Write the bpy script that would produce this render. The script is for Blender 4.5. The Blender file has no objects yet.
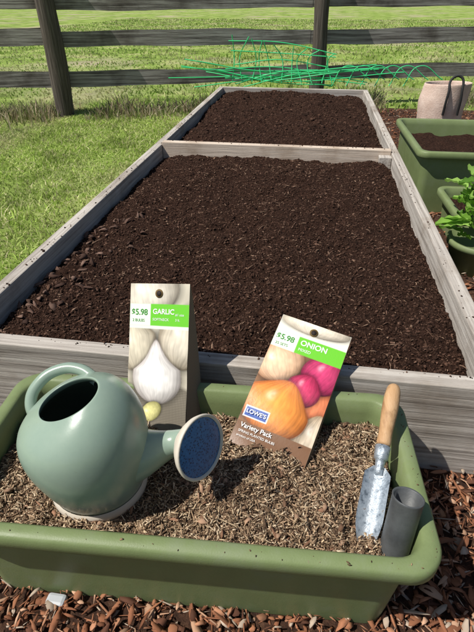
import bpy, math, random
import numpy as np
from mathutils import Vector, Matrix
rng=np.random.default_rng(7); random.seed(7)
S=bpy.context.scene
# ---------------- helpers
def link(o,parent=None):
    S.collection.objects.link(o)
    if parent is not None: o.parent=parent
    return o
def empty(name):
    return link(bpy.data.objects.new(name,None))
def mesh_obj(name,verts,faces,mat=None,cols=None,smooth=False,parent=None,mats=None,midx=None):
    me=bpy.data.meshes.new(name)
    verts=np.asarray(verts,dtype=np.float32)
    if isinstance(faces,np.ndarray):
        n,k=faces.shape
        me.vertices.add(len(verts)); me.vertices.foreach_set('co',verts.ravel())
        me.loops.add(n*k); me.loops.foreach_set('vertex_index',faces.astype(np.int32).ravel())
        me.polygons.add(n); me.polygons.foreach_set('loop_start',np.arange(0,n*k,k,dtype=np.int32))
        me.update(calc_edges=True)
    else:
        me.from_pydata([tuple(map(float,v)) for v in verts],[],faces)
    if cols is not None:
        a=me.color_attributes.new(name='Col',type='FLOAT_COLOR',domain='POINT')
        c=np.ones((len(verts),4),dtype=np.float32); c[:,:3]=cols
        a.data.foreach_set('color',c.ravel())
    if smooth: me.polygons.foreach_set('use_smooth',np.ones(len(me.polygons),dtype=bool))
    if mats:
        for m in mats: me.materials.append(m)
        if midx is not None: me.polygons.foreach_set('material_index',np.asarray(midx,dtype=np.int32))
    elif mat: me.materials.append(mat)
    me.update(); me.validate()
    return link(bpy.data.objects.new(name,me),parent)
def bevel(o,w,seg=2):
    m=o.modifiers.new('b','BEVEL'); m.width=w; m.segments=seg; m.limit_method='ANGLE'; return o
TB=rng.random((8,256,256))
def vnoise(x,y,k=0):
    x=np.asarray(x,float)+1000; y=np.asarray(y,float)+1000
    xi=np.floor(x).astype(int); yi=np.floor(y).astype(int); fx=x-xi; fy=y-yi
    fx=fx*fx*(3-2*fx); fy=fy*fy*(3-2*fy); T=TB[k%8]
    a=T[xi%256,yi%256]; b=T[(xi+1)%256,yi%256]; c=T[xi%256,(yi+1)%256]; d=T[(xi+1)%256,(yi+1)%256]
    return (a*(1-fx)+b*fx)*(1-fy)+(c*(1-fx)+d*fx)*fy
def fbm(x,y,o=4,k=0):
    s=0;a=.5;f=1
    for i in range(o):
        s=s+a*(vnoise(x*f,y*f,k+i)-.5); a*=.5; f*=2.03
    return s
# ---------------- materials
def mat(name,base=(.5,.5,.5),rough=.6,metal=0,spec=.5):
    m=bpy.data.materials.new(name); m.use_nodes=True
    b=m.node_tree.nodes['Principled BSDF']
    b.inputs['Base Color'].default_value=(*base,1); b.inputs['Roughness'].default_value=rough
    b.inputs['Metallic'].default_value=metal; b.inputs['Specular IOR Level'].default_value=spec
    return m,m.node_tree,b
def N(nt,t,**k):
    n=nt.nodes.new(t)
    for a,v in k.items():
        if a in n.inputs: n.inputs[a].default_value=v
        else: setattr(n,a,v)
    return n
def ramp(nt,fac,stops):
    r=nt.nodes.new('ShaderNodeValToRGB'); e=r.color_ramp.elements
    while len(e)<len(stops): e.new(.5)
    for i,(p,c) in enumerate(stops): e[i].position=p; e[i].color=(*c,1)
    nt.links.new(fac,r.inputs[0]); return r.outputs[0]
def mixc(nt,fac,a,b,mode='MIX'):
    m=nt.nodes.new('ShaderNodeMix'); m.data_type='RGBA'; m.blend_type=mode
    for s,v in((0,fac),(6,a),(7,b)):
        if hasattr(v,'links'): nt.links.new(v,m.inputs[s])
        elif s==0: m.inputs[0].default_value=v
        else: m.inputs[s].default_value=(*v,1)
    return m.outputs[2]
def noise_mat(name,stops,scale=20,rough=.8,bump=.3,bscale=60,stretch=(1,1,1),detail=8,metal=0,spec=.3,bdist=.01,stain=None):
    m,nt,b=mat(name,(.5,.5,.5),rough,metal,spec)
    tc=N(nt,'ShaderNodeTexCoord'); mp=N(nt,'ShaderNodeMapping'); mp.inputs['Scale'].default_value=stretch
    nt.links.new(tc.outputs['Object'],mp.inputs[0])
    n=N(nt,'ShaderNodeTexNoise',Scale=scale,Detail=detail,Roughness=.65); nt.links.new(mp.outputs[0],n.inputs['Vector'])
    col=ramp(nt,n.outputs[0],stops)
    if stain:
        sc,lo,hi,c2,mode=stain
        n3=N(nt,'ShaderNodeTexNoise',Scale=sc,Detail=6,Roughness=.6); nt.links.new(tc.outputs['Object'],n3.inputs['Vector'])
        f=ramp(nt,n3.outputs[0],[(lo,(0,0,0)),(hi,(1,1,1))]); col=mixc(nt,f,col,c2,mode)
    nt.links.new(col,b.inputs['Base Color'])
    n2=N(nt,'ShaderNodeTexNoise',Scale=bscale,Detail=6,Roughness=.7); nt.links.new(mp.outputs[0],n2.inputs['Vector'])
    bp=N(nt,'ShaderNodeBump',Strength=bump,Distance=bdist); nt.links.new(n2.outputs[0],bp.inputs['Height']); nt.links.new(bp.outputs[0],b.inputs['Normal'])
    return m
def vcol_mat(name,rough=.8,spec=.3,trans=0,bump=0,bscale=300):
    m,nt,b=mat(name,(.5,.5,.5),rough,0,spec)
    a=N(nt,'ShaderNodeAttribute',attribute_name='Col'); nt.links.new(a.outputs['Color'],b.inputs['Base Color'])
    if bump:
        n2=N(nt,'ShaderNodeTexNoise',Scale=bscale,Detail=4)
        bp=N(nt,'ShaderNodeBump',Strength=bump,Distance=.003); nt.links.new(n2.outputs[0],bp.inputs['Height']); nt.links.new(bp.outputs[0],b.inputs['Normal'])
    if trans:
        t=N(nt,'ShaderNodeBsdfTranslucent'); nt.links.new(a.outputs['Color'],t.inputs[0])
        mx=N(nt,'ShaderNodeMixShader'); mx.inputs[0].default_value=trans
        out=nt.nodes['Material Output']; nt.links.new(b.outputs[0],mx.inputs[1]); nt.links.new(t.outputs[0],mx.inputs[2]); nt.links.new(mx.outputs[0],out.inputs[0])
    return m
M_soil=noise_mat('dark_soil',[(.32,(.012,.0063,.0045)),(.5,(.041,.0205,.0138)),(.7,(.100,.053,.036))],scale=120,rough=.97,bump=1.0,bscale=420,bdist=.007,detail=10,spec=.08)
M_dry=noise_mat('dry_soil',[(.3,(.03,.018,.011)),(.5,(.13,.082,.050)),(.7,(.30,.21,.13))],scale=110,rough=.95,bump=.9,bscale=260)
M_mulchbase=noise_mat('mulch_base',[(.3,(.02,.010,.007)),(.55,(.09,.042,.024)),(.8,(.22,.12,.07))],scale=60,rough=.95,bump=1,bscale=160)
M_grass=noise_mat('grass_ground',[(.32,(.09,.13,.03)),(.44,(.21,.30,.06)),(.54,(.31,.42,.10)),(.62,(.42,.46,.17)),(.75,(.52,.46,.28))],scale=1.6,rough=.95,bump=.8,bscale=40,bdist=.03,detail=15,spec=.05,stain=(.45,.50,.68,(.46,.40,.27),'MIX'))
def wood(name,axis,stops,rough=.85,bump=.6,stain=None):
    st={0:(1.1,42,42),1:(42,1.1,42),2:(42,42,1.1)}[axis]
    return noise_mat(name,stops,scale=2.2,rough=rough,bump=bump,bscale=4,stretch=st,bdist=.004,stain=stain,spec=.15)
WS=[(.26,(.14,.12,.10)),(.40,(.36,.32,.28)),(.56,(.53,.485,.43)),(.75,(.66,.615,.555))]
ST=(5,.50,.75,(.60,.53,.46),'MULTIPLY')
M_wx=wood('bed_wood_x',0,WS,stain=ST); M_wy=wood('bed_wood_y',1,WS,stain=ST)
M_wnew=wood('divider_wood',0,[(.3,(.46,.36,.28)),(.6,(.72,.61,.50)),(.8,(.8,.7,.6))],stain=ST)
FS=[(.30,(.05,.043,.04)),(.44,(.20,.18,.165)),(.58,(.38,.355,.33)),(.78,(.52,.49,.46))]
M_rail=wood('rail_wood',0,FS,bump=1,stain=(3,.5,.7,(.45,.42,.40),'MULTIPLY')); M_post=wood('post_wood',2,[(.3,(.035,.03,.025)),(.55,(.12,.10,.085)),(.8,(.26,.23,.20))],bump=1)
M_v=vcol_mat('chips_mix',.9,.12); M_blade=vcol_mat('grass_blades',.7,.12,trans=.3)
M_print=vcol_mat('printed_card',.33,.5,bump=.06,bscale=40)

# ---------------- scatter templates
def rotmats(n,flat=1.0):
    yaw=rng.uniform(0,2*np.pi,n); p=rng.normal(0,.35*flat,n); r=rng.normal(0,.35*flat,n)
    cy,sy,cp,sp,cr,sr=np.cos(yaw),np.sin(yaw),np.cos(p),np.sin(p),np.cos(r),np.sin(r)
    R=np.empty((n,3,3))
    R[:,0,0]=cy*cp;R[:,0,1]=cy*sp*sr-sy*cr;R[:,0,2]=cy*sp*cr+sy*sr
    R[:,1,0]=sy*cp;R[:,1,1]=sy*sp*sr+cy*cr;R[:,1,2]=sy*sp*cr-cy*sr
    R[:,2,0]=-sp;R[:,2,1]=cp*sr;R[:,2,2]=cp*cr
    return R
BV=np.array([[x,y,z] for z in(-1,1) for y in(-1,1) for x in(-1,1)],float)*.5
BF=np.array([[0,2,3,1],[4,5,7,6],[0,1,5,4],[2,6,7,3],[0,4,6,2],[1,3,7,5]])
CV=[];
for (xx,w,zz) in((-.5,.45,-.6),(-.12,1,.5),(.25,.85,.3),(.5,.25,-.8)):
    for (yy,z2) in((-.5,-.5),(.5,-.5),(.5,.5),(-.5,.5)): CV.append((xx,yy*w,z2+zz))
CV=np.array(CV); CF=[[3,2,1,0],[12,13,14,15]]
for k in range(3):
    for i in range(4): j=(i+1)%4; CF.append([k*4+i,k*4+j,k*4+4+j,k*4+4+i])
CF=np.array(CF)
phi=(1+5**.5)/2
IV=np.array([(-1,phi,0),(1,phi,0),(-1,-phi,0),(1,-phi,0),(0,-1,phi),(0,1,phi),(0,-1,-phi),(0,1,-phi),(phi,0,-1),(phi,0,1),(-phi,0,-1),(-phi,0,1)],float)/1.9/2
IF=np.array([(0,11,5),(0,5,1),(0,1,7),(0,7,10),(0,10,11),(1,5,9),(5,11,4),(11,10,2),(10,7,6),(7,1,8),(3,9,4),(3,4,2),(3,2,6),(3,6,8),(3,8,9),(4,9,5),(2,4,11),(6,2,10),(8,6,7),(9,8,1)])
def scatter(name,pos,size,pal,TV=BV,TF=BF,jit=.25,flat=1.0,m=None,parent=None,vary=.3):
    n=len(pos); R=rotmats(n,flat)
    v=TV[None]*(1+rng.normal(0,jit,(n,len(TV),3)))*size[:,None,:]
    v=np.einsum('nij,nkj->nki',R,v)+pos[:,None,:]
    f=(TF[None]+(np.arange(n)*len(TV))[:,None,None]).reshape(-1,TF.shape[1])
    pal=np.array(pal); c=pal[rng.integers(0,len(pal),n)]*(1+rng.uniform(-vary,vary,(n,1)))
    c=np.repeat(c,len(TV),axis=0)*(1+rng.uniform(-.18,.18,(n*len(TV),1)))
    return mesh_obj(name,v.reshape(-1,3),f,m or M_v,cols=c,parent=parent)
def blades(name,x,y,z,h,w,pal,lean=.5,parent=None,colfn=None):
    n=len(x); a=rng.uniform(0,2*np.pi,n); l=rng.normal(0,lean,n); la=rng.uniform(0,2*np.pi,n)
    dx,dy=np.cos(a)*w/2,np.sin(a)*w/2
    tx,ty=x+np.cos(la)*l*h,y+np.sin(la)*l*h
    mx,my=x+np.cos(la)*l*h*.3,y+np.sin(la)*l*h*.3
    V=np.stack([np.stack([x-dx,y-dy,z],1),np.stack([x+dx,y+dy,z],1),np.stack([mx+dx*.8,my+dy*.8,z+h*.55],1),np.stack([mx-dx*.8,my-dy*.8,z+h*.55],1),np.stack([tx,ty,z+h],1)],1)
    b=np.arange(n)*5
    F=np.concatenate([np.stack([b,b+1,b+2],1),np.stack([b,b+2,b+3],1),np.stack([b+3,b+2,b+4],1)])
    pal=np.array(pal)
    c=pal[rng.integers(0,len(pal),n)]*(1+rng.uniform(-.3,.3,(n,1)))
    if colfn is not None: c=colfn(x,y,c)
    return mesh_obj(name,V.reshape(-1,3),F,M_blade,cols=np.repeat(c,5,axis=0),parent=parent)
def box(name,x0,x1,y0,y1,z0,z1,m,parent=None,bv=.003):
    v=[(x,y,z) for z in(z0,z1) for y in(y0,y1) for x in(x0,x1)]
    o=mesh_obj(name,v,[tuple(f) for f in BF],m,parent=parent)
    if bv: bevel(o,bv)
    return o
def loft(name,rings,m,N_=48,cap0=False,cap1=False,parent=None,smooth=True,sub=0,mats=None,segmat=None):
    V=[];F=[];MI=[]
    for (c,n,ra,rb) in rings:
        c=Vector(c);n=Vector(n).normalized()
        ref=Vector((1,0,0)) if abs(n.x)<.8 else Vector((0,0,1))
        v=n.cross(ref).normalized(); u=v.cross(n).normalized()
        for i in range(N_):
            t=2*math.pi*i/N_
            V.append(c+u*(ra*math.cos(t))+v*(rb*math.sin(t)))
    for r in range(len(rings)-1):
        for i in range(N_):
            j=(i+1)%N_
            F.append((r*N_+i,r*N_+j,(r+1)*N_+j,(r+1)*N_+i)); MI.append(segmat[r] if segmat else 0)
    if cap0: F.append(tuple(range(N_))[::-1]);MI.append(0)
    if cap1: F.append(tuple(range((len(rings)-1)*N_,len(rings)*N_)));MI.append(segmat[-1] if segmat else 0)
    o=mesh_obj(name,V,F,m,smooth=smooth,parent=parent,mats=mats,midx=MI if mats else None)
    if sub: s=o.modifiers.new('s','SUBSURF'); s.levels=sub; s.render_levels=sub
    return o
def lathe(name,P,d,prof,m,**k):
    P=Vector(P);d=Vector(d).normalized()
    return loft(name,[(P+d*s,d,r,r) for s,r in prof],m,**k)
def tube(name,pts,r,m,parent=None):
    cu=bpy.data.curves.new(name,'CURVE'); cu.dimensions='3D'; cu.bevel_depth=r; cu.bevel_resolution=3
    if not isinstance(pts[0][0],(list,tuple)): pts=[pts]
    for pl in pts:
        s=cu.splines.new('BEZIER'); s.bezier_points.add(len(pl)-1)
        for b,p in zip(s.bezier_points,pl): b.co=p; b.handle_left_type=b.handle_right_type='AUTO'
    cu.materials.append(m)
    return link(bpy.data.objects.new(name,cu),parent)

# ---------------- ground
g=mesh_obj('ground',[(-300,-300,0),(300,-300,0),(300,300,0),(-300,300,0)],[(0,1,2,3)],M_grass)
mz=.004
mul=empty('bark_mulch')
mesh_obj('mulch_sheet',[(-1.6,-1,mz),(2.6,-1,mz),(2.6,5.0,mz),(.43,5.0,mz),(.43,.8,mz),(-1.6,.8,mz)],[(0,1,2,3,4,5)],M_mulchbase,parent=mul)
MP=[(.29,.125,.065),(.36,.175,.10),(.19,.08,.043),(.44,.265,.17),(.10,.045,.028),(.32,.14,.075),(.38,.30,.23),(.24,.10,.053)]
n=17000
x=rng.uniform(-.9,1.3,n);y=rng.uniform(.1,1.3,n)
k=~((x<.44)&(y>.74))&~((x<.2)&(y>.45)); x=x[k];y=y[k]
n2=7000; x2=rng.uniform(.45,2.3,n2); y2=rng.uniform(1.3,4.9,n2)
x=np.r_[x,x2];y=np.r_[y,y2]; n=len(x)
sz=np.stack([rng.gamma(2.2,.0085,n)+.005,rng.gamma(2.2,.0023,n)+.002,rng.uniform(.0007,.0024,n)],1)
scatter('mulch_chips',np.stack([x,y,rng.uniform(.004,.022,n)],1),sz,MP,TV=CV,TF=CF,parent=mul,jit=.16,flat=.9)
n=11000
x=rng.uniform(-.8,1.1,n);y=rng.uniform(.15,1.3,n)
k=~((x<.44)&(y>.74)); x=x[k];y=y[k];n=len(x)
scatter('mulch_fines',np.stack([x,y,rng.uniform(.004,.022,n)],1),np.stack([rng.gamma(2,.005,n)+.002,rng.uniform(.0008,.0025,n),rng.uniform(.0008,.002,n)],1),MP,parent=mul)
# lawn
gpal=[(.30,.42,.08),(.38,.51,.11),(.46,.56,.17),(.22,.32,.05),(.52,.54,.23),(.58,.54,.31)]
def cf(x,y,c):
    p=vnoise(x*2.2,y*2.2,3); q=vnoise(x*7,y*7,4)
    c=c*(.7+.6*q)[:,None]
    dry=np.array([.58,.52,.31]); w=np.clip((p-.5)*2.2,0,.7)[:,None]
    return c*(1-w)+dry*w
lawn=empty('lawn_grass')
n=110000
x=rng.uniform(-4.2,-.83,n);y=.7+3.9*rng.random(n)**.85
hh=rng.uniform(.006,.026,n)*(.5+.9*vnoise(x*3,y*3,2))
blades('blades_near',x,y,np.zeros(n),hh,rng.uniform(.003,.008,n),gpal,lean=1.3,parent=lawn,colfn=cf)
n=70000
x=rng.uniform(-9,8,n); y=4.2+22*rng.random(n)**2.2
k=(y>4.95+.33*x)|(x<-2)|(x>.5); k&=~((x>-.9)&(x<.5)&(y<4.4))&~((x>.4)&(x<2.6)&(y<4.9)); x=x[k];y=y[k];n=len(x)
blades('blades_far',x,y,np.zeros(n),rng.uniform(.015,.055,n)*(.3+1.1*vnoise(x*1.5,y*1.5,6)),rng.uniform(.008,.02,n)*(1+(y-4)*.08),[(.19,.30,.055),(.27,.41,.08),(.36,.48,.13),(.44,.44,.20)],lean=1.0,parent=lawn,colfn=cf)
weeds=empty('fence_weeds')
n=14000
x=rng.uniform(-5,4,n); y=4.95+.33*x+rng.normal(0,.16,n); dens=vnoise(x*2.5,y*0,5)
k=(dens>.25)&~((x>-.85)&(x<.5)&(y<4.42)); x=x[k];y=y[k];n=len(x)
blades('weed_stems',x,y,np.zeros(n),rng.uniform(.02,.20,n)*(.2+vnoise(x*3,y*3,1)),rng.uniform(.004,.012,n),[(.46,.38,.25),(.32,.25,.16),(.20,.22,.08),(.14,.2,.05),(.55,.47,.34)],lean=.7,parent=weeds)

# ---------------- raised bed
BX0,BX1,BY0,BY1=-.79,.44,.745,4.36; T=.038; ZT=.25
bed=empty('raised_garden_bed')
box('front_board',BX0,BX1,BY0,BY0+T,0,ZT,M_wx,bed)
box('end_board',BX0,BX1,BY1-T,BY1,0,ZT,M_wx,bed)
box('side_board_a',BX0,BX0+T,BY0+T+.001,BY1-T-.001,0,ZT-.002,M_wy,bed)
box('side_board_b',BX1-T,BX1,BY0+T+.001,BY1-T-.001,0,ZT-.002,M_wy,bed)
box('divider_board',BX0+T+.001,BX1-T-.001,2.45,2.45+T,0,ZT+.01,M_wnew,bed)
box('divider_cleat',BX1-T-.06,BX1-T-.002,2.40,2.448,0,ZT-.012,M_wy,bed)
def hbed(x,y):
    h=.214+.055*fbm(x*1.6,y*1.6,3,0)+.045*fbm(x*6,y*6,3,2)+.024*fbm(x*22,y*22,4,5)+.012*fbm(x*110,y*110,2,3)
    e=np.minimum(x-BX0-T,BX1-T-x); h=h-.035*np.exp(-np.maximum(e,0)/.05)
    h=h-.02*np.exp(-np.maximum(y-BY0-T,0)/.08)
    return np.minimum(h,ZT+.006)
def hback(x,y): return hbed(x,y)+.008+.02*fbm(x*9,y*9,3,6)
def grid(name,x0,x1,y0,y1,res,fn,m,parent=None):
    nx=int((x1-x0)/res)+1; ny=int((y1-y0)/res)+1
    X,Y=np.meshgrid(np.linspace(x0,x1,nx),np.linspace(y0,y1,ny))
    Z=fn(X,Y); V=np.stack([X,Y,Z],-1).reshape(-1,3)
    i=np.arange((ny-1)*nx).reshape(ny-1,nx)[:,:-1].ravel()
    return mesh_obj(name,V,np.stack([i,i+1,i+nx+1,i+nx],1),m,parent=parent,smooth=False)
soil=empty('garden_soil')
grid('soil_front',BX0+T-.004,BX1-T+.004,BY0+T-.004,2.454,.0045,hbed,M_soil,soil)
grid('soil_back',BX0+T-.004,BX1-T+.004,2.45+T-.004,BY1-T+.004,.008,hback,M_soil,soil)
SP=[(.038,.0195,.013),(.056,.030,.020),(.026,.0135,.009),(.085,.046,.031)]
n=58000
x=rng.uniform(BX0+T+.005,BX1-T-.005,n); y=BY0+T+.005+1.66*rng.random(n)**1.3
s=np.minimum(rng.gamma(1.1,.0011,n)+.001,.006)
scatter('soil_crumbs',np.stack([x,y,hbed(x,y)+s*.1],1),np.stack([s*1.3,s,s*.8],1)*1.5,SP,TV=IV,TF=IF,jit=.35,parent=soil)
n=9000
x=rng.uniform(BX0+T+.005,BX1-T-.005,n); y=rng.uniform(2.5,BY1-T-.01,n)
s=rng.gamma(1.2,.0022,n)+.0025
scatter('soil_crumbs_back',np.stack([x,y,hback(x,y)],1),np.stack([s*1.3,s,s*.8],1)*1.5,SP,TV=IV,TF=IF,jit=.35,parent=soil)
n=4500
x=rng.uniform(BX0+T+.005,BX1-T-.005,n); y=BY0+T+.01+1.65*rng.random(n)**1.3
scatter('soil_wood_bits',np.stack([x,y,hbed(x,y)+.002],1),np.stack([rng.gamma(1.6,.0045,n)+.003,rng.gamma(2,.0011,n)+.001,rng.uniform(.001,.002,n)],1),[(.13,.075,.052),(.09,.05,.033),(.22,.14,.095),(.06,.03,.02)],TV=CV,TF=CF,parent=soil)
n=70
x=BX0+T+.01+np.abs(rng.normal(0,.09,n)); y=rng.uniform(.80,1.6,n)
scatter('bark_pieces',np.stack([x,y,hbed(x,y)+.006],1),np.stack([rng.uniform(.012,.04,n),rng.uniform(.006,.016,n),rng.uniform(.002,.005,n)],1),[(.10,.06,.045),(.16,.10,.075),(.07,.04,.03)],TV=CV,TF=CF,parent=soil)
def spill(n,x0,x1,y0,y1,z,pal,parent,sc=.0008):
    x=rng.uniform(x0,x1,n);y=rng.uniform(y0,y1,n);s=np.minimum(rng.gamma(1.1,sc,n)+.0005,.004)
    scatter('spilled_dirt',np.stack([x,y,z+s*.4],1),np.stack([s*1.4,s,s*.8],1)*1.4,pal,TV=IV,TF=IF,jit=.3,parent=parent)
spill(120,BX0,BX1,BY0+.022,BY0+T,ZT,SP,soil); spill(90,BX0+T,BX1-T,2.452,2.45+T,ZT+.01,SP,soil,.0012)
spill(110,BX1-T,BX1-.018,.8,3.2,ZT-.002,SP,soil,.001); spill(170,BX0+.016,BX0+T,.8,3.2,ZT-.002,SP,soil,.0012)

# ---------------- planter boxes
def green_plastic(name,c):
    m,nt,b=mat(name,c,.5,0,.35)
    tc=N(nt,'ShaderNodeTexCoord')
    n=N(nt,'ShaderNodeTexNoise',Scale=9,Detail=10,Roughness=.75); nt.links.new(tc.outputs['Object'],n.inputs['Vector'])
    d=tuple(min(1,a*.8+.06) for a in c)
    col=ramp(nt,n.outputs[0],[(.3,tuple(a*.85 for a in c)),(.52,c),(.72,d)])
    n3=N(nt,'ShaderNodeTexNoise',Scale=160,Detail=3); nt.links.new(tc.outputs['Object'],n3.inputs['Vector'])
    col=mixc(nt,ramp(nt,n3.outputs[0],[(.68,(0,0,0)),(.76,(.5,.5,.5))]),col,(.20,.15,.10))
    nt.links.new(col,b.inputs['Base Color'])
    n2=N(nt,'ShaderNodeTexNoise',Scale=400,Detail=2); nt.links.new(tc.outputs['Object'],n2.inputs['Vector'])
    bp=N(nt,'ShaderNodeBump',Strength=.12,Distance=.002); nt.links.new(n2.outputs[0],bp.inputs['Height']); nt.links.new(bp.outputs[0],b.inputs['Normal'])
    r=ramp(nt,n.outputs[0],[(.3,(.38,.38,.38)),(.7,(.6,.6,.6))]); nt.links.new(r,b.inputs['Roughness'])
    return m
M_pl=green_plastic('olive_plastic',(.185,.235,.10))
def rrect(cx,cy,hx,hy,r,z,rot,n=8):
    P=[]
    for qx,qy,a0 in((1,1,0),(-1,1,90),(-1,-1,180),(1,-1,270)):
        for i in range(n+1):
            a=math.radians(a0+90*i/n)
            px=qx*(hx-r)+r*math.cos(a); py=qy*(hy-r)+r*math.sin(a)
            P.append((cx+px*math.cos(rot)-py*math.sin(rot),cy+px*math.sin(rot)+py*math.cos(rot),z))
    return P
def planter(cx,cy,rot,L=.76,W=.345,H=.24,z0=0,name='planter_box'):
    root=empty(name)
    hx,hy=L/2,W/2
    prof=[(.054,0.0),(.040,.006),(.026,H-.034),(.022,H-.0325),(.003,H-.030),(.0,H-.026),(0,H-.005),(.004,H),(.021,H),(.026,H-.004),(.030,H-.03),(.045,.02)]
    R=[rrect(cx,cy,hx-i,hy-i,max(.012,.05-i*.4),z0+z,rot) for i,z in prof]
    n=len(R[0]); V=[p for r in R for p in r]; F=[]
    for k in range(len(R)-1):
        for i in range(n):
            j=(i+1)%n; F.append((k*n+i,k*n+j,(k+1)*n+j,(k+1)*n+i))
    F.append(tuple(range(n))[::-1]); F.append(tuple(range((len(R)-1)*n,len(R)*n)))
    o=mesh_obj('box_shell',V,F,M_pl,parent=root,smooth=True)
    m=o.modifiers.new('e','EDGE_SPLIT'); m.split_angle=math.radians(50)
    return root
PC=(-.155,.523); PR=math.radians(3.0)
pb=planter(PC[0],PC[1],PR,W=.355)
def hpl(x,y): return .188+.03*fbm(x*7,y*7,3,1)+.03*fbm(x*26,y*26,3,4)+.014*fbm(x*110,y*110,2,2)
def toW2(A,B): return PC[0]+A*math.cos(PR)-B*math.sin(PR),PC[1]+A*math.sin(PR)+B*math.cos(PR)
ps=empty('potting_soil')
nx,ny=215,92
A,B=np.meshgrid(np.linspace(-.345,.345,nx),np.linspace(-.143,.143,ny)); X,Y=toW2(A,B)
i=np.arange((ny-1)*nx).reshape(ny-1,nx)[:,:-1].ravel()
mesh_obj('soil_surface',np.stack([X,Y,hpl(X,Y)],-1).reshape(-1,3),np.stack([i,i+1,i+nx+1,i+nx],1),M_dry,parent=ps)
n=28000
A=rng.uniform(-.34,.34,n);B=rng.uniform(-.139,.139,n);X,Y=toW2(A,B)
ln=rng.gamma(1.7,.0038,n)+.002
scatter('straw_fibres',np.stack([X,Y,hpl(X,Y)+rng.uniform(.0,.005,n)],1),np.stack([ln,rng.uniform(.0006,.0021,n),rng.uniform(.0005,.0014,n)],1),
  [(.48,.36,.23),(.34,.235,.145),(.20,.13,.08),(.58,.46,.32),(.11,.07,.045),(.38,.26,.165),(.15,.095,.058)],parent=ps,flat=.9)
n=12000
A=rng.uniform(-.34,.34,n);B=rng.uniform(-.139,.139,n);X,Y=toW2(A,B); s=np.minimum(rng.gamma(1.2,.0011,n)+.0009,.0055)
scatter('soil_crumbs',np.stack([X,Y,hpl(X,Y)+.001],1),np.stack([s*1.3,s,s*.7],1)*1.6,[(.11,.07,.042),(.18,.115,.07),(.07,.04,.025),(.24,.165,.105)],TV=IV,TF=IF,parent=ps,jit=.35)
n=220
A=rng.uniform(-.33,.33,n);B=rng.uniform(-.138,.138,n);X,Y=toW2(A,B)
scatter('bark_bits',np.stack([X,Y,hpl(X,Y)+.004],1),np.stack([rng.uniform(.008,.024,n),rng.uniform(.003,.008,n),rng.uniform(.001,.003,n)],1),[(.24,.13,.08),(.32,.2,.13),(.14,.08,.05)],TV=CV,TF=CF,parent=ps)
n=60
e=rng.integers(0,3,n); A=np.where(e==2,rng.uniform(.362,.374,n),rng.uniform(-.36,.36,n)); B=np.where(e==0,-.168+rng.uniform(-.005,.005,n),np.where(e==1,.168+rng.uniform(-.005,.005,n),rng.uniform(-.16,.16,n)))
X,Y=toW2(A,B); s=rng.gamma(1.2,.0005,n)+.0005
scatter('rim_dirt',np.stack([X,Y,.2405+s*.3],1),np.stack([s*2,s,s*.8],1)*1.3,[(.16,.10,.06),(.30,.2,.12),(.08,.05,.03)],TV=IV,TF=IF,parent=ps,jit=.3)
box('foot_cap',-.385,-.350,.346,.368,.004,.022,mat('white_foot',(.42,.44,.46),.5)[0],pb,.006)

# ---------------- watering can
def plas(name,c,r,v=.1,sc=14,bump=.03):
    return noise_mat(name,[(.3,tuple(a*(1-v) for a in c)),(.7,tuple(a*(1+v) for a in c))],scale=sc,rough=r,bump=bump,bscale=60,spec=.5)
M_can=noise_mat('sage_enamel',[(.3,(.245,.33,.265)),(.7,(.29,.375,.30))],scale=14,rough=.27,bump=.03,bscale=60,spec=.5,stain=(120,.70,.76,(.22,.20,.15),'MIX'))
M_cream=plas('cream_plastic',(.62,.56,.47),.5)
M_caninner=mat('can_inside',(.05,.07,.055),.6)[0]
O=Vector((-.306,.479,.190))
can=empty('watering_can'); tn=Vector((-.42,-.10,1)).normalized()
def mixn(t): return (Vector((0,0,1))*(1-t)+tn*t).normalized()
RR=[(0,0,.0,.073,0),(0,0,.012,.0745,0),(-.001,0,.035,.083,0),(-.004,0,.070,.093,.0),(-.007,0,.102,.099,.08),(-.010,.001,.130,.099,.2),(-.013,.001,.152,.094,.42),(-.016,.001,.171,.082,.68),(-.018,.0,.184,.067,.9),(-.019,-.001,.190,.0565,1),(-.019,-.001,.1925,.0535,1),(-.019,-.001,.1915,.051,1),(-.019,-.001,.182,.053,1),(-.014,0,.155,.075,.8),(-.005,0,.11,.092,.2),(0,0,.05,.083,0),(0,0,.015,.06,0)]
loft('body',[(O+Vector((a,b,c)),mixn(t),r,r*(.80 if i in(9,10,11,12) else(.90 if i==8 else .99))) for i,(a,b,c,r,t) in enumerate(RR)],M_can,N_=56,cap0=True,cap1=True,parent=can,sub=1,mats=[M_can,M_caninner],segmat=[0]*12+[1]*5)
lathe('base_ring',O+Vector((0,0,-.006)),(0,0,1),[(0,.072),(.001,.078),(.010,.080),(.017,.079),(.021,.0762)],M_cream,N_=56,cap0=True,parent=can)
nn=Vector((.84,-.42,.28)).normalized(); C=Vector((.176,.010,.105))
sp=[((.02,.0,.066),(1,.1,.1),.060),((.062,.006,.070),(1,.15,.12),.049),((.088,.012,.076),(1,.2,.2),.037),((.110,.020,.082),(1,.12,.25),.0265),((.127,.026,.087),(.95,-.1,.3),.0215),(C-nn*.040,nn,.0205),(C-nn*.033,nn,.0225)]
loft('spout',[(O+Vector(c),n_,r,r) for c,n_,r in sp],M_can,N_=40,parent=can,sub=1)
lathe('rose_cup',O+C-nn*.034,nn,[(0,.0235),(.006,.028),(.016,.040),(.026,.0485),(.034,.0525),(.0375,.0525),(.0385,.0500),(.035,.0475)],M_cream,N_=48,parent=can)
m,nt,b=mat('blue_rose_face',(.02,.07,.17),.35)
tc=N(nt,'ShaderNodeTexCoord'); vo=N(nt,'ShaderNodeTexVoronoi',Scale=260); nt.links.new(tc.outputs['Object'],vo.inputs['Vector'])
nt.links.new(ramp(nt,vo.outputs['Distance'],[(.20,(.003,.010,.03)),(.32,(.02,.11,.30)),(1,(.04,.18,.42))]),b.inputs['Base Color'])
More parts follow.
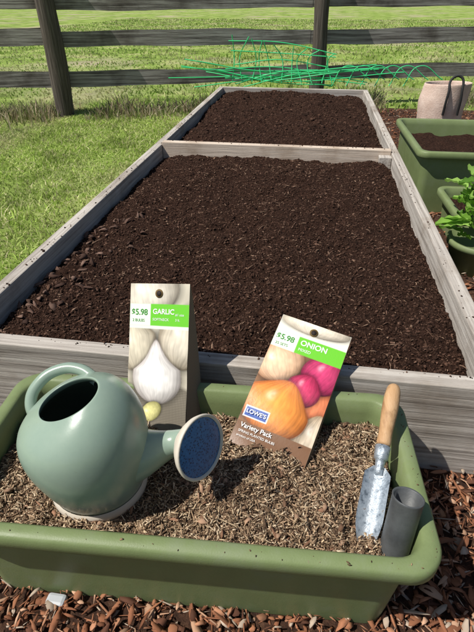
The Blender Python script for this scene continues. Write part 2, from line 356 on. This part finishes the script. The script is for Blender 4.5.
lathe('rose_face',O+C,nn,[(.0005,.0485),(.003,.04),(.0045,.028),(.0055,.014),(.006,.001)],m,N_=48,cap1=True,parent=can)
tube('handle',[tuple(O+Vector(p)) for p in[(.0,.060,.175),(-.035,.074,.184),(-.070,.070,.182),(-.097,.050,.168),(-.106,.028,.145),(-.090,.01,.115)]],.0095,M_can,can)

# ---------------- seed packets
M_burlap,nt,b=mat('burlap',(.25,.2,.15),.9)
tc=N(nt,'ShaderNodeTexCoord')
w1=N(nt,'ShaderNodeTexWave',Scale=110); w1.bands_direction='Y'; w2=N(nt,'ShaderNodeTexWave',Scale=110); w2.bands_direction='Z'
for w in(w1,w2): nt.links.new(tc.outputs['Object'],w.inputs['Vector'])
mm=N(nt,'ShaderNodeMath',operation='MULTIPLY'); nt.links.new(w1.outputs[1],mm.inputs[0]); nt.links.new(w2.outputs[1],mm.inputs[1])
nt.links.new(ramp(nt,mm.outputs[0],[(0,(.10,.075,.05)),(.6,(.30,.24,.17))]),b.inputs['Base Color'])
M_white=mat('white_ink',(.85,.85,.82),.5)[0]
def text(s,size,P,u,v,parent,m,bold=0):
    cu=bpy.data.curves.new('label_text','FONT'); cu.body=s; cu.size=size; cu.offset=bold; cu.materials.append(m)
    o=bpy.data.objects.new('label_text',cu); link(o,parent)
    w=u.cross(v).normalized()
    M=Matrix((u,v,w)).transposed().to_4x4(); M.translation=P; o.matrix_world=M
    return o
M_hole=mat('hole_ring',(.16,.10,.03),.6)[0]; M_holed=mat('hole_dark',(.02,.012,.008),.8)[0]
def packet(name,B,W,L,thick,paint,texts,bulge=.002):
    root=empty(name)
    B=Vector(B);W=Vector(W);L=Vector(L); n_=W.cross(L).normalized()
    nx,ny=200,380
    s,t=np.meshgrid(np.linspace(0,1,nx),np.linspace(0,1,ny))
    win=np.clip((.66-t)*8,0,1)
    bz=bulge*np.sin(np.pi*s)*win+.0009*np.sin(t*19+s*5)*win
    P=np.array(B)[None,None]+(s-.5)[...,None]*np.array(W)+t[...,None]*np.array(L)+bz[...,None]*np.array(n_)
    asp=L.length/W.length
    C_=np.clip(paint(s,t*asp,asp),0,.95)
    i=np.arange((ny-1)*nx).reshape(ny-1,nx)[:,:-1].ravel()
    mesh_obj('front_panel',P.reshape(-1,3),np.stack([i,i+1,i+nx+1,i+nx],1),M_print,cols=C_.reshape(-1,3),smooth=True,parent=root)
    K=14; V=[];F=[]
    for k in range(K+1):
        tt=k/K; th=.0015+thick*(1-tt)**.8
        for sx in(-.5,.5):
            c=B+W*sx+L*tt
            V+= [c-n_*.0012, c-n_*th*.55+W*(.03 if sx>0 else -.03)*(1-tt), c-n_*th]
    for k in range(K):
        a=k*6; q=a+6
        F+=[(a,a+1,q+1,q),(a+1,a+2,q+2,q+1),(a+2,a+5,q+5,q+2),(a+5,a+4,q+4,q+5),(a+4,a+3,q+3,q+4)]
    F+=[(K*6,K*6+1,K*6+2,K*6+5,K*6+4,K*6+3),(0,3,4,5,2,1)]
    mesh_obj('bag_back',V,F,M_burlap,parent=root)
    u=W.normalized(); v=L.normalized(); wv=W.length
    for (st,size,sx,ty,m,bo) in texts:
        off=.0006 if ty>.7 else bulge+.0016
        text(st,size*wv,B+W*(sx-.5)+L*ty+n_*off,u,v,root,m,bo*wv)
    hc=B+L*.935+n_*.0004
    loft('hang_hole',[(hc,n_,.0085,.0085),(hc+n_*.0008,n_,.0085,.0085)],None,N_=24,cap1=True,parent=root,mats=[M_hole],segmat=[0])
    loft('hole_inner',[(hc+n_*.0009,n_,.0055,.0055),(hc+n_*.0012,n_,.0055,.0055)],None,N_=24,cap1=True,parent=root,mats=[M_holed],segmat=[0])
    return root
def put(c,mask,col):
    mask=np.clip(mask,0,1)[...,None]; return c*(1-mask)+np.asarray(col)*mask
def sm(a,e=.012): return np.clip(.5-a/(2*e),0,1)
def bulb(c,s,t,cx,cy,rx,ry,col,col2,rot=0,tip=0,streak=.2,nst=16,hlk=.25):
    ca,sa=math.cos(rot),math.sin(rot); dx=s-cx;dy=t-cy
    X=(dx*ca+dy*sa)/rx; Y=(-dx*sa+dy*ca)/ry
    if tip:
        X=X*(1+ tip*np.clip(Y-.35,0,3)**1.2*2.2); Y2=np.where(Y>0,Y/(1+tip*.6),Y)
    else: Y2=Y
    r=np.sqrt(X*X+Y2*Y2); z=np.sqrt(np.clip(1-r*r,0,1))
    lon=np.arctan2(X,z+.15)
    wob=vnoise(X*3+7,Y*4,2)*2.5
    st=1+streak*(.6*np.sin(lon*nst+wob)+.5*np.sin(lon*nst*2.7+wob*2))*np.clip(r,.3,1)+.25*(vnoise(X*5+20,Y*5+20,3)-.5)+.22*(vnoise(lon*30,Y*3,6)-.5)
    lit=np.clip(.30+.62*z+.30*(-X*.6+Y*.6),.08,1.2)
    cc=(np.asarray(col)*z[...,None]+np.asarray(col2)*(1-z)[...,None])*(lit*st)[...,None]
    hl=np.exp(-((X+.3)**2/.015+(Y-.38)**2/.04))*hlk*(.6+.8*vnoise(X*12,Y*8,1))
    cc=cc+hl[...,None]
    sh=np.clip(1-(r-1)/.22,0,1)*.45*(r>1); c=c*(1-sh)[...,None]
    a=sm(r-1,.03)[...,None]
    return c*(1-a)+cc*a
def rect(c,s,t,x0,x1,y0,y1,col): return put(c,sm(np.maximum(np.maximum(x0-s,s-x1),np.maximum(y0-t,t-y1)),.004),col)
GREEN=(.15,.56,.03)
def paint_g(s,t,a):
    c=np.ones(s.shape+(3,))*np.array([.55,.50,.40])
    c=c*(.8+.5*vnoise(s*3,t*3,1))[...,None]
    c=bulb(c,s,t,.35,a*.93,.5,.35,(.85,.78,.66),(.6,.5,.36),.3,0,.08)
    c=bulb(c,s,t,.92,a*.62,.42,.40,(.80,.72,.58),(.42,.32,.2),-.2,.5,.16)
    c=bulb(c,s,t,.12,a*.58,.38,.38,(.78,.70,.54),(.42,.32,.2),.2,.5,.16)
    bl=(.5+.5*np.sin(s*260))*(.5+.5*np.sin(t*260)); bc=np.array([.24,.21,.165])*(.6+.9*bl)[...,None]
    m_=sm(t-a*.33+.05*np.sin(s*7),.03)[...,None]; c=c*(1-m_)+bc*m_
    c=bulb(c,s,t,.50,a*.37,.41,.37,(1.05,1.02,.98),(.60,.51,.47),.05,.9,.16,11,.1)
    c=bulb(c,s,t,.42,a*.15,.20,.13,(.85,.80,.35),(.6,.55,.2),.6,0,.05)
    c=rect(c,s,t,0,1,a*.72,a*.865,GREEN)
    c=rect(c,s,t,0,.36,a*.72,a*.865,(.80,.85,.72))
    c=rect(c,s,t,0,1,a*.70,a*.72,(.75,.8,.7))
    return c
def paint_o(s,t,a):
    c=np.ones(s.shape+(3,))*np.array([.34,.17,.08])
    c=c*(.4+1.1*vnoise(s*4,t*4,1))[...,None]
    c=bulb(c,s,t,.85,a*.40,.34,.34,(.80,.24,.10),(.45,.08,.03),0,.3,.25)
    c=bulb(c,s,t,.98,a*.20,.28,.30,(.72,.60,.45),(.4,.25,.12),0,.3,.25)
    c=bulb(c,s,t,.22,a*.64,.34,.28,(.98,.66,.42),(.65,.28,.12),.5,.3,.16)
    c=bulb(c,s,t,.80,a*.64,.28,.26,(.66,.05,.17),(.26,.008,.05),-.4,.4,.22)
    c=bulb(c,s,t,.64,a*.50,.24,.22,(.72,.045,.15),(.26,.008,.045),-.2,.2,.22)
    c=bulb(c,s,t,.38,a*.31,.47,.36,(1.05,.38,.07),(.58,.12,.012),-.25,.35,.20,15)
    c=rect(c,s,t,0,1,0,a*.16,(.20,.10,.05))
    c=rect(c,s,t,.03,.36,a*.195,a*.275,(.85,.85,.85)); c=rect(c,s,t,.045,.345,a*.203,a*.267,(.02,.08,.35))
    c=rect(c,s,t,0,1,a*.86,a*1.1,(.86,.82,.70))
    c=bulb(c,s,t,.5,a*.98,.5,.14,(.95,.85,.68),(.7,.6,.45),0,0,.06)
    c=rect(c,s,t,0,1,a*.745,a*.875,GREEN)
    c=rect(c,s,t,0,.34,a*.745,a*.875,(.80,.85,.72))
    return c
M_gtxt=mat('green_ink',(.03,.25,.02),.5)[0]
R_=Vector((.9894,.1452,0));Fw=Vector((-.1452,.9894,0))
Bg=R_*-.160+Fw*.640+Vector((0,0,.172)); Tg=R_*-.150+Fw*.800+Vector((0,0,.418))
Lg=Tg-Bg
Wg=Vector((math.cos(math.radians(-20)),math.sin(math.radians(-20)),-.05)); Wg=(Wg-Lg.normalized()*Wg.dot(Lg.normalized())).normalized()*.133
packet('garlic_seed_packet',Bg,Wg,Lg,.080,paint_g,[('$5.98',.125,.03,.79,M_gtxt,.002),('2 BULBS',.06,.05,.745,M_gtxt,0),('GARLIC',.105,.40,.80,M_white,.002),('SOFTNECK',.055,.40,.755,M_white,0),('#1 size',.05,.78,.79,M_white,0),('3 ft.',.05,.78,.755,M_white,0)])
Bo=Vector((-.033,.576,.186)); To=Vector((.046,.806,.325)); Lo=To-Bo
Wo=Vector((.146,-.0420,-.021)); Wo=(Wo-Lo.normalized()*Wo.dot(Lo.normalized())).normalized()*.146
packet('onion_seed_packet',Bo,Wo,Lo,.03,paint_o,[('$5.98',.115,.03,.81,M_gtxt,.002),('25 SETS',.055,.05,.765,M_gtxt,0),('ONION',.11,.38,.815,M_white,.002),('MIXED',.06,.38,.77,M_white,0),("LOWE'S",.078,.06,.222,M_white,.001),('Variety Pack',.085,.06,.120,M_white,.001),('SPRING PLANTED BULBS',.045,.06,.085,M_white,0),('product of USA',.04,.06,.055,M_white,0)])

# ---------------- trowel
tr=empty('hand_trowel')
A=Vector((.187,.674,.302)); Tip=Vector((.130,.414,.186)); d=(Tip-A).normalized(); Lt=(Tip-A).length
M_hw=noise_mat('handle_wood',[(.3,(.26,.13,.06)),(.5,(.50,.30,.15)),(.8,(.64,.44,.26))],scale=10,rough=.5,bump=.2,bscale=40,stretch=(6,1,4),stain=(40,.55,.75,(.45,.38,.3),'MULTIPLY'))
lathe('handle',A,d,[(0,.003),(.002,.008),(.007,.0115),(.018,.0135),(.04,.0145),(.065,.0135),(.085,.0115),(.10,.0115),(.112,.0125),(.118,.0118)],M_hw,N_=24,cap0=True,cap1=True,parent=tr,sub=1)
M_st=noise_mat('worn_steel',[(.34,(.16,.19,.22)),(.46,(.38,.43,.48)),(.62,(.52,.57,.61)),(.70,(.24,.18,.13))],scale=110,rough=.38,bump=.3,bscale=150,metal=.6,spec=.5)
lathe('ferrule',A+d*.118,d,[(0,.0118),(.001,.0128),(.022,.0115),(.024,.0085),(.04,.0065),(.048,.0065)],M_st,N_=24,cap0=True,cap1=True,parent=tr)
up=Vector((-.25,-.6,.78)); up=(up-d*up.dot(d)).normalized(); sd=d.cross(up).normalized()
V=[];F=[];ns=28;nw=12
for layer in(0,1):
  for i in range(ns+1):
    q=i/ns; w=.0205*(1 if q<.55 else max(.02,1-((q-.55)/.45)**2.0))
    if q<.1: w=.009+.0115*(q/.1)
    for j in range(nw+1):
        e=-1+2*j/nw; dep=.013*min(1,q*6+.3)
        V.append(A+d*(.152+q*(Lt-.146))+sd*(e*w)+up*(dep*(e*e)*(w/.0205)-.004-layer*.0012))
b0=(ns+1)*(nw+1)
for i in range(ns):
    for j in range(nw):
        a=i*(nw+1)+j; F.append((a,a+1,a+nw+2,a+nw+1)); F.append((b0+a+nw+1,b0+a+nw+2,b0+a+1,b0+a))
mesh_obj('blade',V,F,M_st,smooth=True,parent=tr)
# ---------------- tube
ft=empty('water_fill_tube'); M_tb=plas('grey_plastic',(.075,.08,.083),.5,.3,30,.1)
a=Vector((.174,.420,.165)); dd=Vector((.183,.454,.283))-a; l=dd.length
lathe('tube_wall',a,dd,[(0,.0215),(l-.004,.0225),(l-.001,.0232),(l,.022),(l-.002,.0195),(l-.05,.019),(l-.0501,.001)],M_tb,N_=36,parent=ft,cap1=True)

# ---------------- fence
fence=empty('rail_fence')
fd=Vector((1,.33,0)).normalized(); fn=Vector((-fd.y,fd.x,0)); F0=Vector((.02,4.95,0))
def rail(name,s0,s1,z,h,off):
    K=30; V=[];F=[]
    ph=random.random()*50; sl=random.uniform(-.02,.02)
    for k in range(K+1):
        s_=s0+(s1-s0)*k/K; wz=.005*math.sin(s_*1.7+ph)+.003*math.sin(s_*7.1+ph*2)+sl*(k/K-.5)
        hh=h*(1+.06*math.sin(s_*3+ph*3)+random.uniform(-.02,.02))
        for (o_,zz) in((-.02,-hh/2),(.02,-hh/2+.004),(.022,hh/2-.006),(-.018,hh/2)):
            V.append(Vector((s_,off+o_,z+zz+wz)))
    for k in range(K):
        for i in range(4):
            j=(i+1)%4; F.append((k*4+i,(k+1)*4+i,(k+1)*4+j,k*4+j))
    F+=[(0,1,2,3),(K*4+3,K*4+2,K*4+1,K*4)]
    o=mesh_obj(name,V,F,M_rail,parent=fence)
    o.location=F0; o.rotation_euler=(0,0,math.atan2(.33,1))
    return o
sp_=2.19
for b_ in range(-3,4):
    for z in(.29,.59,.86,1.12):
        rail('rail',b_*sp_-.06,(b_+1)*sp_+.06-.125,z+random.uniform(-.01,.01),.12,.09)
for b_ in range(-3,5):
    P=F0+fd*(b_*sp_); rr=.078 if b_!=0 else .066
    if b_==-1: P=P+fd*(-.10)
    rings=[]
    for k in range(12):
        z=1.25*k/11; rings.append((P+Vector((.008*math.sin(z*5+b_),.006*math.cos(z*4),z)),(0,0,1),rr*(1+.07*math.sin(z*7+b_)),rr*(1-.05*math.sin(z*6))))
    loft('post',rings,M_post,N_=14,cap1=True,parent=fence)

# ---------------- green wire trellis
M_wire=mat('green_coated_wire',(.06,.66,.24),.4)[0]
def wp(x,z,yy=0): return (x,4.50+yy+.25*max(0,x)*.5,z)
L_=[]
for z in(.30,.36,.42,.50,.57):
    L_.append([wp(-.72+random.uniform(-.08,.08),z+random.uniform(-.02,.02)),wp(-.3,z+random.uniform(-.03,.03),.03),wp(.18+random.uniform(-.1,.1),z*.93+random.uniform(-.05,.03),.05)])
for i in range(11):
    x=-.70+i*.085; L_.append([wp(x,.27),wp(x+random.uniform(-.05,.05),.45,.03),wp(x+random.uniform(-.1,.1),.62-.14*i/11)])
for i in range(12):
    x=-1.25+random.random()*.7; L_.append([wp(x,.22+random.random()*.22,random.uniform(-.1,.1)),wp(x+.5,.27+random.random()*.1,.02),wp(x+1.0+random.random()*.6,.22+random.random()*.22,random.uniform(-.1,.1))])
for i in range(6):
    x=.15+i*.12; L_.append([wp(x,.25),wp(x+.1,.40),wp(x+.32,.30)])
tube('wire_trellis',L_,.004,M_wire)

# ---------------- right-hand objects
def simple_soil(cx,cy,hx,hy,rot,z,parent):
    nx,ny=60,30; A,B=np.meshgrid(np.linspace(-hx,hx,nx),np.linspace(-hy,hy,ny))
    X=cx+A*math.cos(rot)-B*math.sin(rot);Y=cy+A*math.sin(rot)+B*math.cos(rot)
    i=np.arange((ny-1)*nx).reshape(ny-1,nx)[:,:-1].ravel()
    mesh_obj('soil_fill',np.stack([X,Y,z+.04*fbm(X*15,Y*15,3)],-1).reshape(-1,3),np.stack([i,i+1,i+nx+1,i+nx],1),M_soil,parent=parent)
p1=planter(.77,2.66,math.radians(91),.74,.56,.30,.0)
simple_soil(.77,2.66,.32,.23,math.radians(91),.225,p1)
p2=planter(.88,2.06,math.radians(2),.58,.36,.17,.0)
simple_soil(.88,2.06,.235,.135,math.radians(2),.13,p2)
gb=empty('fabric_grow_bag')
M_fab=noise_mat('tan_fabric',[(.3,(.56,.40,.32)),(.6,(.72,.56,.47)),(.8,(.80,.65,.56))],scale=12,rough=.95,bump=.4,bscale=90)
Pg=Vector((.89,3.72,0)); rg=[]
for z,r in[(0,.13),(.05,.145),(.12,.152),(.2,.150),(.28,.158),(.36,.152),(.40,.157),(.40,.149),(.36,.147),(.30,.145)]:
    rg.append((Pg+Vector((.01*math.sin(z*20),0,z)),(.06*math.sin(z*30),.05,1),r*(1+.04*math.sin(z*25)),r))
loft('bag',rg,M_fab,N_=32,parent=gb,sub=1)
loft('fill',[(Pg+Vector((0,0,.33)),(0,0,1),.145,.145),(Pg+Vector((0,0,.34)),(0,0,1),.08,.08)],M_soil,N_=24,cap1=True,parent=gb)
M_blk=mat('black_strap',(.015,.015,.015),.7)[0]
tube('strap',[tuple(Pg+Vector(p)) for p in[(-.02,-.160,.22),(-.015,-.166,.36),(.0,-.13,.44),(.05,-.13,.45),(.07,-.158,.36),(.075,-.150,.22)]],.008,M_blk,gb)
pot=empty('flower_pot')
lathe('pot_shell',(.67,1.76,0),(0,0,1),[(0,.085),(.004,.09),(.10,.11),(.101,.118),(.125,.12),(.127,.112),(.10,.106),(.095,.001)],M_pl,N_=40,parent=pot,cap0=True)
M_leaf=vcol_mat('leaf',.45,.4,trans=.35)
V=[];F=[];Cc=[]
for i in range(150):
    az=random.uniform(0,2*math.pi); el=random.uniform(.2,1.4); ln=random.uniform(.06,.12); wd=ln*random.uniform(.40,.6)
    base=Vector((.67+random.uniform(-.05,.05),1.77+random.uniform(-.05,.05),.11+random.random()*.24))
    st=base+Vector((math.cos(az)*math.cos(el),math.sin(az)*math.cos(el),math.sin(el)))*random.uniform(.02,.08)
    dr=Vector((math.cos(az)*math.cos(el),math.sin(az)*math.cos(el),math.sin(el)*.8))
    side=Vector((-math.sin(az),math.cos(az),random.uniform(-.3,.3))).normalized()
    col=np.array(random.choice([(.16,.32,.04),(.24,.44,.07),(.32,.52,.11),(.10,.22,.03)])); b0=len(V); n1=7
    for k in range(n1+1):
        q=k/n1; w=wd*math.sin(math.pi*min(1,q*.93+.04))**.7/2; droop=-q*q*ln*.35
        c=st+dr*(ln*q)+Vector((0,0,droop))
        for e in(-1,0,1): V.append(c+side*(w*e)+Vector((0,0,.012*abs(e)+.004*math.sin(k*3+e)))); Cc.append(col*(1.25 if e==0 else 1))
    for k in range(n1):
        for e in range(2): a=b0+k*3+e; F.append((a,a+1,a+4,a+3))
mesh_obj('leafy_plant',V,F,M_leaf,cols=np.array(Cc),smooth=True)

# ---------------- light & camera
W=bpy.data.worlds.new('World'); S.world=W; W.use_nodes=True; nt=W.node_tree
sunv=Vector((-.50,-.26,.84)).normalized()
sky=nt.nodes.new('ShaderNodeTexSky'); sky.sky_type='NISHITA'; sky.sun_disc=False
sky.sun_elevation=math.asin(sunv.z); sky.sun_rotation=math.atan2(sunv.x,sunv.y)%(2*math.pi)
nt.links.new(sky.outputs[0],nt.nodes['Background'].inputs[0]); nt.nodes['Background'].inputs[1].default_value=.07
l=bpy.data.lights.new('sun','SUN'); l.energy=5.0; l.angle=math.radians(.5); l.color=(1,.96,.89)
lo=link(bpy.data.objects.new('sun',l)); lo.rotation_euler=(-sunv).to_track_quat('-Z','Y').to_euler()
cd=bpy.data.cameras.new('camera'); cd.sensor_fit='VERTICAL'; cd.sensor_height=36; cd.lens=475/632*36; cd.clip_end=2000; cd.clip_start=.02
co=link(bpy.data.objects.new('camera',cd)); co.location=(0,0,.88); co.rotation_euler=(math.radians(90-33.9),0,math.radians(8.35))
S.camera=co
S.view_settings.view_transform='Standard'; S.view_settings.look='None'
